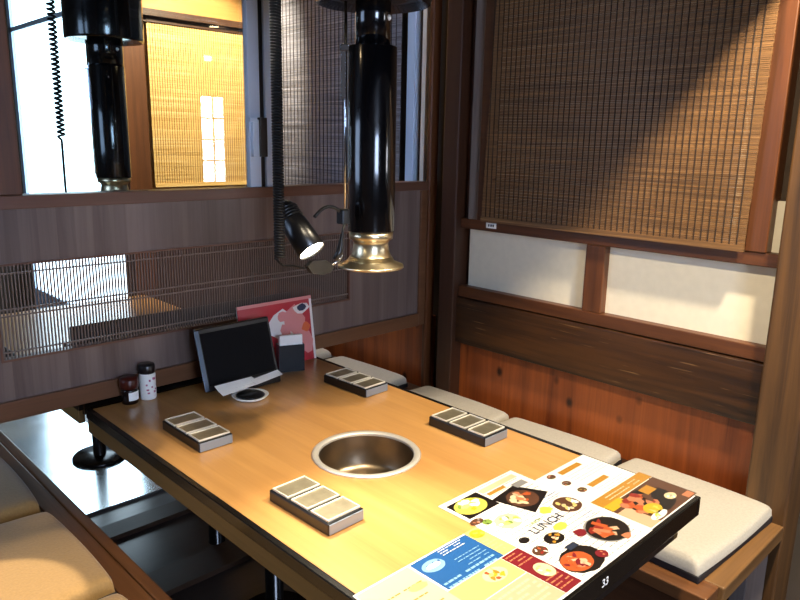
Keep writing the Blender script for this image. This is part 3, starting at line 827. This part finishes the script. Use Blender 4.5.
def fill_mid(m, z):
    r = random.Random(21)
    rect(m, -1.088, -.99, -1.135, -1.068, z, 'black')
    dish(m, -1.045, -1.10, .042, .030, z+.0001, 'lemon', ['lemon', 'paleyellow', 'yellow', 'green', 'white'], r, 18)
    rect(m, -.985, -.86, -1.085, -1.068, z, 'cream'); rect(m, -.98, -.92, -1.10, -1.09, z, 'gold')
    quad(m, [(-.992, -1.115), (-.905, -1.105), (-.868, -1.175), (-.965, -1.21)], z, 'black')
    dish(m, -.935, -1.155, .040, .034, z+.0001, 'brown', ['paleyellow', 'cream', 'salmon', 'peach', 'orange'], r, 16)
    rect(m, -.905, -.865, -1.12, -1.10, z+.0006, 'grey')
    dish(m, -.885, -1.236, .034, .030, z, 'brown', ['cream', 'paleyellow', 'salmon', 'white'], r, 12)
    dish(m, -1.035, -1.192, .032, .026, z, 'cream', ['white', 'lime', 'green', 'paleyellow'], r, 12)
    dish(m, -1.070, -1.165, .012, .010, z, 'green', ['green', 'black'], r, 4)
    dish(m, -1.085, -1.150, .018, .010, z, 'brown', ['salmon', 'grey'], r, 4)
    blob(m, -1.070, -1.257, .013, .010, z, PM['black'], r, 16, .02)
    dish(m, -1.020, -1.292, .025, .018, z, 'black', ['gold', 'salmon', 'cream'], r, 8)
    blob(m, -.942, -1.218, .018, .013, z, PM['lime'], r, 12, .25)
    blob(m, -.972, -1.276, .020, .013, z, PM['lime'], r, 8, .15)
    add_text(m, 'LUNCH', .030, Matrix.Translation((-.985, -1.252, z+.0004)), PM['navy'])
    add_text(m, 'LUNCH', .013, Matrix.Translation((-1.0, -1.232, z+.0004)), PM['green'])
    lines(m, -1.09, -.86, -1.400, -1.06, z-.00003, 'grey', r, .014, .0022)
    lines(m, -.90, -.852, -1.20, -1.185, z, 'blue', r)
    lines(m, -.905, -.87, -1.295, -1.275, z, 'blue', r)
    blob(m, -.912, -1.345, .052, .044, z, PM['grey'], r, 26, .01)
    dish(m, -.910, -1.345, .049, .041, z+.0001, 'black', ['red'], r, 2)
    for k in range(14):
        a_ = r.uniform(0, 6.28); q = r.uniform(0, .024)
        cx, cy = -.918+q*math.cos(a_), -1.340+q*math.sin(a_); ro = r.uniform(0, 3)
        pts = [(cx+(u*math.cos(ro)-v*math.sin(ro)), cy+(u*math.sin(ro)+v*math.cos(ro))) for u, v in ((-.016, -.006), (.016, -.006), (.016, .006), (-.016, .006))]
        m.poly(pts, z+.0004+k*.00003, PM[r.choice(['salmon', 'orange', 'orange', 'salmon', 'peach', 'red'])])
    blob(m, -.965, -1.318, .016, .012, z+.001, PM['darkred'], r); blob(m, -.905, -1.385, .014, .008, z+.001, PM['salmon'], r)
    blob(m, -1.042, -1.368, .052, .037, z, PM['black'], r, 24, .03)
    dish(m, -1.055, -1.366, .036, .028, z+.0001, 'orange', ['red', 'orange', 'salmon', 'darkred', 'peach'], r, 20)
    dish(m, -1.078, -1.300, .018, .014, z+.0009, 'brown', ['orange', 'red', 'white'], r, 7)
    rect(m, -1.035, -1.005, -1.34, -1.325, z+.0012, 'navy')
    dish(m, -1.00, -1.385, .014, .012, z+.0012, 'darkred', ['red', 'salmon'], r, 4)
menu('menu_sheet', -1.098, -.846, -1.410, -1.055, .7008, 'white lunch menu sheet with many food pictures, middle of the three', fill_mid)
def fill_right(m, z):
    r = random.Random(31)
    rect(m, -.775, -.690, -1.153, -1.137, z, 'gold'); rect(m, -.775, -.700, -1.232, -1.216, z, 'gold')
    for cy in (-1.140, -1.181, -1.222): dish(m, -.803, cy, .013, .010, z, 'brown', ['salmon', 'grey', 'peach', 'green'], r, 5)
    lines(m, -.775, -.64, -1.205, -1.165, z, 'grey', r, .010, .0012)
    lines(m, -.775, -.66, -1.262, -1.242, z, 'grey', r, .009, .0012)
    rect(m, -.842, -.625, -1.298, -1.266, z, 'gold')
    lines(m, -.80, -.66, -1.288, -1.276, z+.0002, 'cream', r, .01, .003)
    rect(m, -.842, -.625, -1.405, -1.300, z, 'brown')
    rect(m, -.840, -.775, -1.320, -1.296, z+.0003, 'yellow')
    blob(m, -.735, -1.350, .072, .048, z+.0001, PM['black'], r, 20, .04)
    for k in range(22):
        blob(m, r.uniform(-.80, -.71), r.uniform(-1.365, -1.315), r.uniform(.008, .018), r.uniform(.006, .013), z+.0003+k*.00002, PM[r.choice(['orange', 'red', 'salmon', 'salmon', 'brown'])], r, 6, .3)
    dish(m, -.765, -1.37, .026, .018, z+.0009, 'yellow', ['lemon', 'yellow', 'paleyellow'], r, 8)
    dish(m, -.78, -1.392, .03, .010, z+.0009, 'white', ['lemon', 'white', 'lime'], r, 8)
    dish(m, -.682, -1.370, .018, .012, z+.0007, 'cream', ['white', 'grey'], r, 4)
    rect(m, -.715, -.675, -1.335, -1.310, z+.0007, 'gold')
    rect(m, -.842, -.80, -1.405, -1.33, z+.0002, 'peach')
    rect(m, -.66, -.63, -1.402, -1.385, z+.0004, 'salmon')
menu('menu_sheet', -.8455, -.640, -1.408, -1.124, .7008, 'menu sheet with a yellow band and a large meat platter, nearest the right table corner', fill_right)
def fill_left(m, z):
    r = random.Random(41)
    rect(m, -1.295, -1.140, -1.262, -1.166, z, 'blue')
    dish(m, -1.262, -1.195, .026, .017, z+.0002, 'skyblue', ['skyblue', 'white', 'blue'], r, 6)
    blob(m, -1.262, -1.195, .019, .006, z+.0006, PM['white'], r, 10, .1)
    lines(m, -1.225, -1.155, -1.19, -1.17, z+.0002, 'white', r, .007, .0018)
    lines(m, -1.29, -1.15, -1.258, -1.245, z+.0002, 'skyblue', r, .012, .005)
    lines(m, -1.22, -1.15, -1.235, -1.208, z+.0002, 'skyblue', r, .009, .0018)
    rect(m, -1.140, -1.101, -1.262, -1.162, z, 'paleyellow')
    dish(m, -1.120, -1.180, .017, .014, z+.0002, 'yellow', ['lemon', 'lime', 'yellow'], r, 10)
    lines(m, -1.135, -1.104, -1.255, -1.205, z+.0002, 'peach', r, .01, .004)
    rect(m, -1.152, -1.101, -1.405, -1.264, z, 'darkred')
    lines(m, -1.148, -1.106, -1.31, -1.27, z+.0002, 'salmon', r, .010, .003)
    lines(m, -1.148, -1.106, -1.40, -1.36, z+.0002, 'salmon', r, .010, .003)
    dish(m, -1.122, -1.340, .018, .022, z+.0004, 'cream', ['cream', 'paleyellow', 'lime', 'white'], r, 10)
    rect(m, -1.300, -1.153, -1.322, -1.264, z, 'paleyellow')
    dish(m, -1.200, -1.288, .028, .019, z+.0002, 'cream', ['gold', 'orange', 'yellow', 'paleyellow'], r, 12)
    rect(m, -1.300, -1.153, -1.405, -1.324, z, 'peach')
    lines(m, -1.29, -1.16, -1.395, -1.335, z+.0002, 'cream', r, .012, .005)
    rect(m, -1.425, -1.300, -1.405, -1.166, z, 'cream')
    lines(m, -1.415, -1.31, -1.385, -1.21, z+.0002, 'gold', r, .03, .003)
    dish(m, -1.37, -1.26, .02, .015, z+.0003, 'brown', ['orange', 'salmon', 'cream'], r, 6)
    blob(m, -1.33, -1.22, .02, .010, z+.0003, PM['paleyellow'], r)
menu('menu_sheet', -1.432+.004, -1.0985, -1.410, -1.162, .7008, 'menu sheet with a blue drinks block at the near left table corner', fill_left)

# ------------------------------------------------------------ area beyond the broad post (right edge of photo)
bp = empty('timber_divider', (.55, -1.9, 0), 'pale timber divider glimpsed right of the broad post', 'divider')
MB().box(.30, .36, -2.6, -1.46, .42, .47, bev=.003).build('rail', W_benchx, bp)
MB().box(.31, .35, -2.6, -1.46, 0, .42).build('panel', W_post, bp)
MB().box(.30, .36, -1.62, -1.54, .47, .95, bev=.003).build('stile', W_benchx, bp)
MB().box(.31, .35, -2.6, -1.46, .95, 1.0, bev=.003).build('rail', W_benchx, bp)

# ------------------------------------------------------------ lamps of the room and added fill lights
def light(kind, name, loc, energy, col, **kw):
    l = bpy.data.lights.new(name, kind); l.energy = energy; l.color = col
    for k, v in kw.items():
        if k != 'aim': setattr(l, k, v)
    o = bpy.data.objects.new(name, l); COL.objects.link(o); o.location = loc
    if 'aim' in kw:
        o.rotation_euler = (Vector(kw['aim'])-Vector(loc)).to_track_quat('-Z', 'Y').to_euler()
    return o
def downlight(x, y, z, label):
    r = empty('ceiling_downlight', (x, y, z), label, 'ceiling light', 'recessed downlights')
    MB().lathe([(.045, 0), (.055, -.004), (.06, 0), (.045, 0)], (x, y, z), n=32).build('trim_ring', M_white, r)
    MB().lathe([(0, -.0005), (.045, -.0005), (.045, -.003), (0, -.003)], (x, y, z), n=32).build('diffuser', M_down, r)
    return r
WARM = (1.0, .84, .60)
downlight(-1.95, -.42, ZC, 'small downlight over the left bench')
downlight(-1.55, -1.74, ZC, 'added warm fill light over the aisle, left of the other entrance light')  # fitting for the added fill lamp
downlight(-.50, -1.72, ZC, 'warm downlight over the aisle at the booth entrance')
light('SPOT', 'aisle_spot', (-1.55, -1.72, ZC-.02), 165, WARM, spot_size=math.radians(150), spot_blend=.5, shadow_soft_size=.05, aim=(-1.2, -.9, .6))  # added fill lamp, weakens the duct shadow on the table
light('SPOT', 'aisle_spot', (-.50, -1.72, ZC-.02), 265, WARM, spot_size=math.radians(150), spot_blend=.5, shadow_soft_size=.05, aim=(-.7, -.9, .6))
light('SPOT', 'bench_downlight', (-1.95, -.42, ZC-.02), 300, WARM, spot_size=math.radians(12.5), spot_blend=.12, shadow_soft_size=.01, aim=(-1.84, -.46, .48))
downlight(1.40, -4.05, ZC, 'far downlight mirrored in the glass screen')
downlight(-.35, .75, ZC, 'warm downlight over the neighbouring booth')
light('SPOT', 'booth_downlight', (-.35, .70, ZC-.02), 215, (1.0, .86, .62), spot_size=math.radians(74), spot_blend=.5, shadow_soft_size=.04, aim=(-.28, 1.33, 1.62))
downlight(-.30, .24, ZC, 'added fill light above the far cushions of the right bench, in place of daylight')
light('SPOT', 'far_bench_fill', (-.30, .24, ZC-.02), 70, (1.0, .95, .88), spot_size=math.radians(34), spot_blend=.6, shadow_soft_size=.04, aim=(-.30, .28, .48))  # added lamp replacing daylight on the far cushions
light('SPOT', 'duct_spot', b + dl*.004, 42, (1.0, .88, .68), spot_size=math.radians(76), spot_blend=1.0, shadow_soft_size=.015, aim=(-1.29, -1.06, .7))

wl = empty('wall_light', (1.39, Y0+.03, 2.18), 'small bright wall light mirrored in the glass screen', 'wall light')
MB().box(1.35, 1.43, Y0, Y0+.02, 2.15, 2.21, bev=.003).build('backplate', M_white, wl)
MB().box(1.355, 1.425, Y0+.02, Y0+.045, 2.155, 2.205, bev=.006).build('shade', M_down, wl)
# faint room glow
wd = bpy.data.worlds.new('world'); S.world = wd; wd.use_nodes = True
wd.node_tree.nodes['Background'].inputs[0].default_value = (.6, .75, 1, 1)
wd.node_tree.nodes['Background'].inputs[1].default_value = .4

# ------------------------------------------------------------ camera
cam = bpy.data.cameras.new('camera'); co = bpy.data.objects.new('camera', cam); COL.objects.link(co); S.camera = co
F, yaw, pitch, roll = 704.5, .794, -.22, .0196
cam.sensor_width = 36; cam.lens = F*36/800; cam.clip_start = .02
d = Vector((math.cos(yaw)*math.cos(pitch), math.sin(yaw)*math.cos(pitch), math.sin(pitch)))
rv = d.cross(Vector((0, 0, 1))).normalized(); uv = rv.cross(d)
r2 = rv*math.cos(roll)+uv*math.sin(roll); u2 = -rv*math.sin(roll)+uv*math.cos(roll)
M = Matrix((r2, u2, -d)).transposed().to_4x4(); M.translation = (-2.1174, -1.9645, 1.4535)
co.matrix_world = M

S.view_settings.view_transform = 'Standard'; S.view_settings.look = 'None'
S.view_settings.gamma = 1; S.view_settings.use_curve_mapping = False
S.view_settings.exposure = 0.12
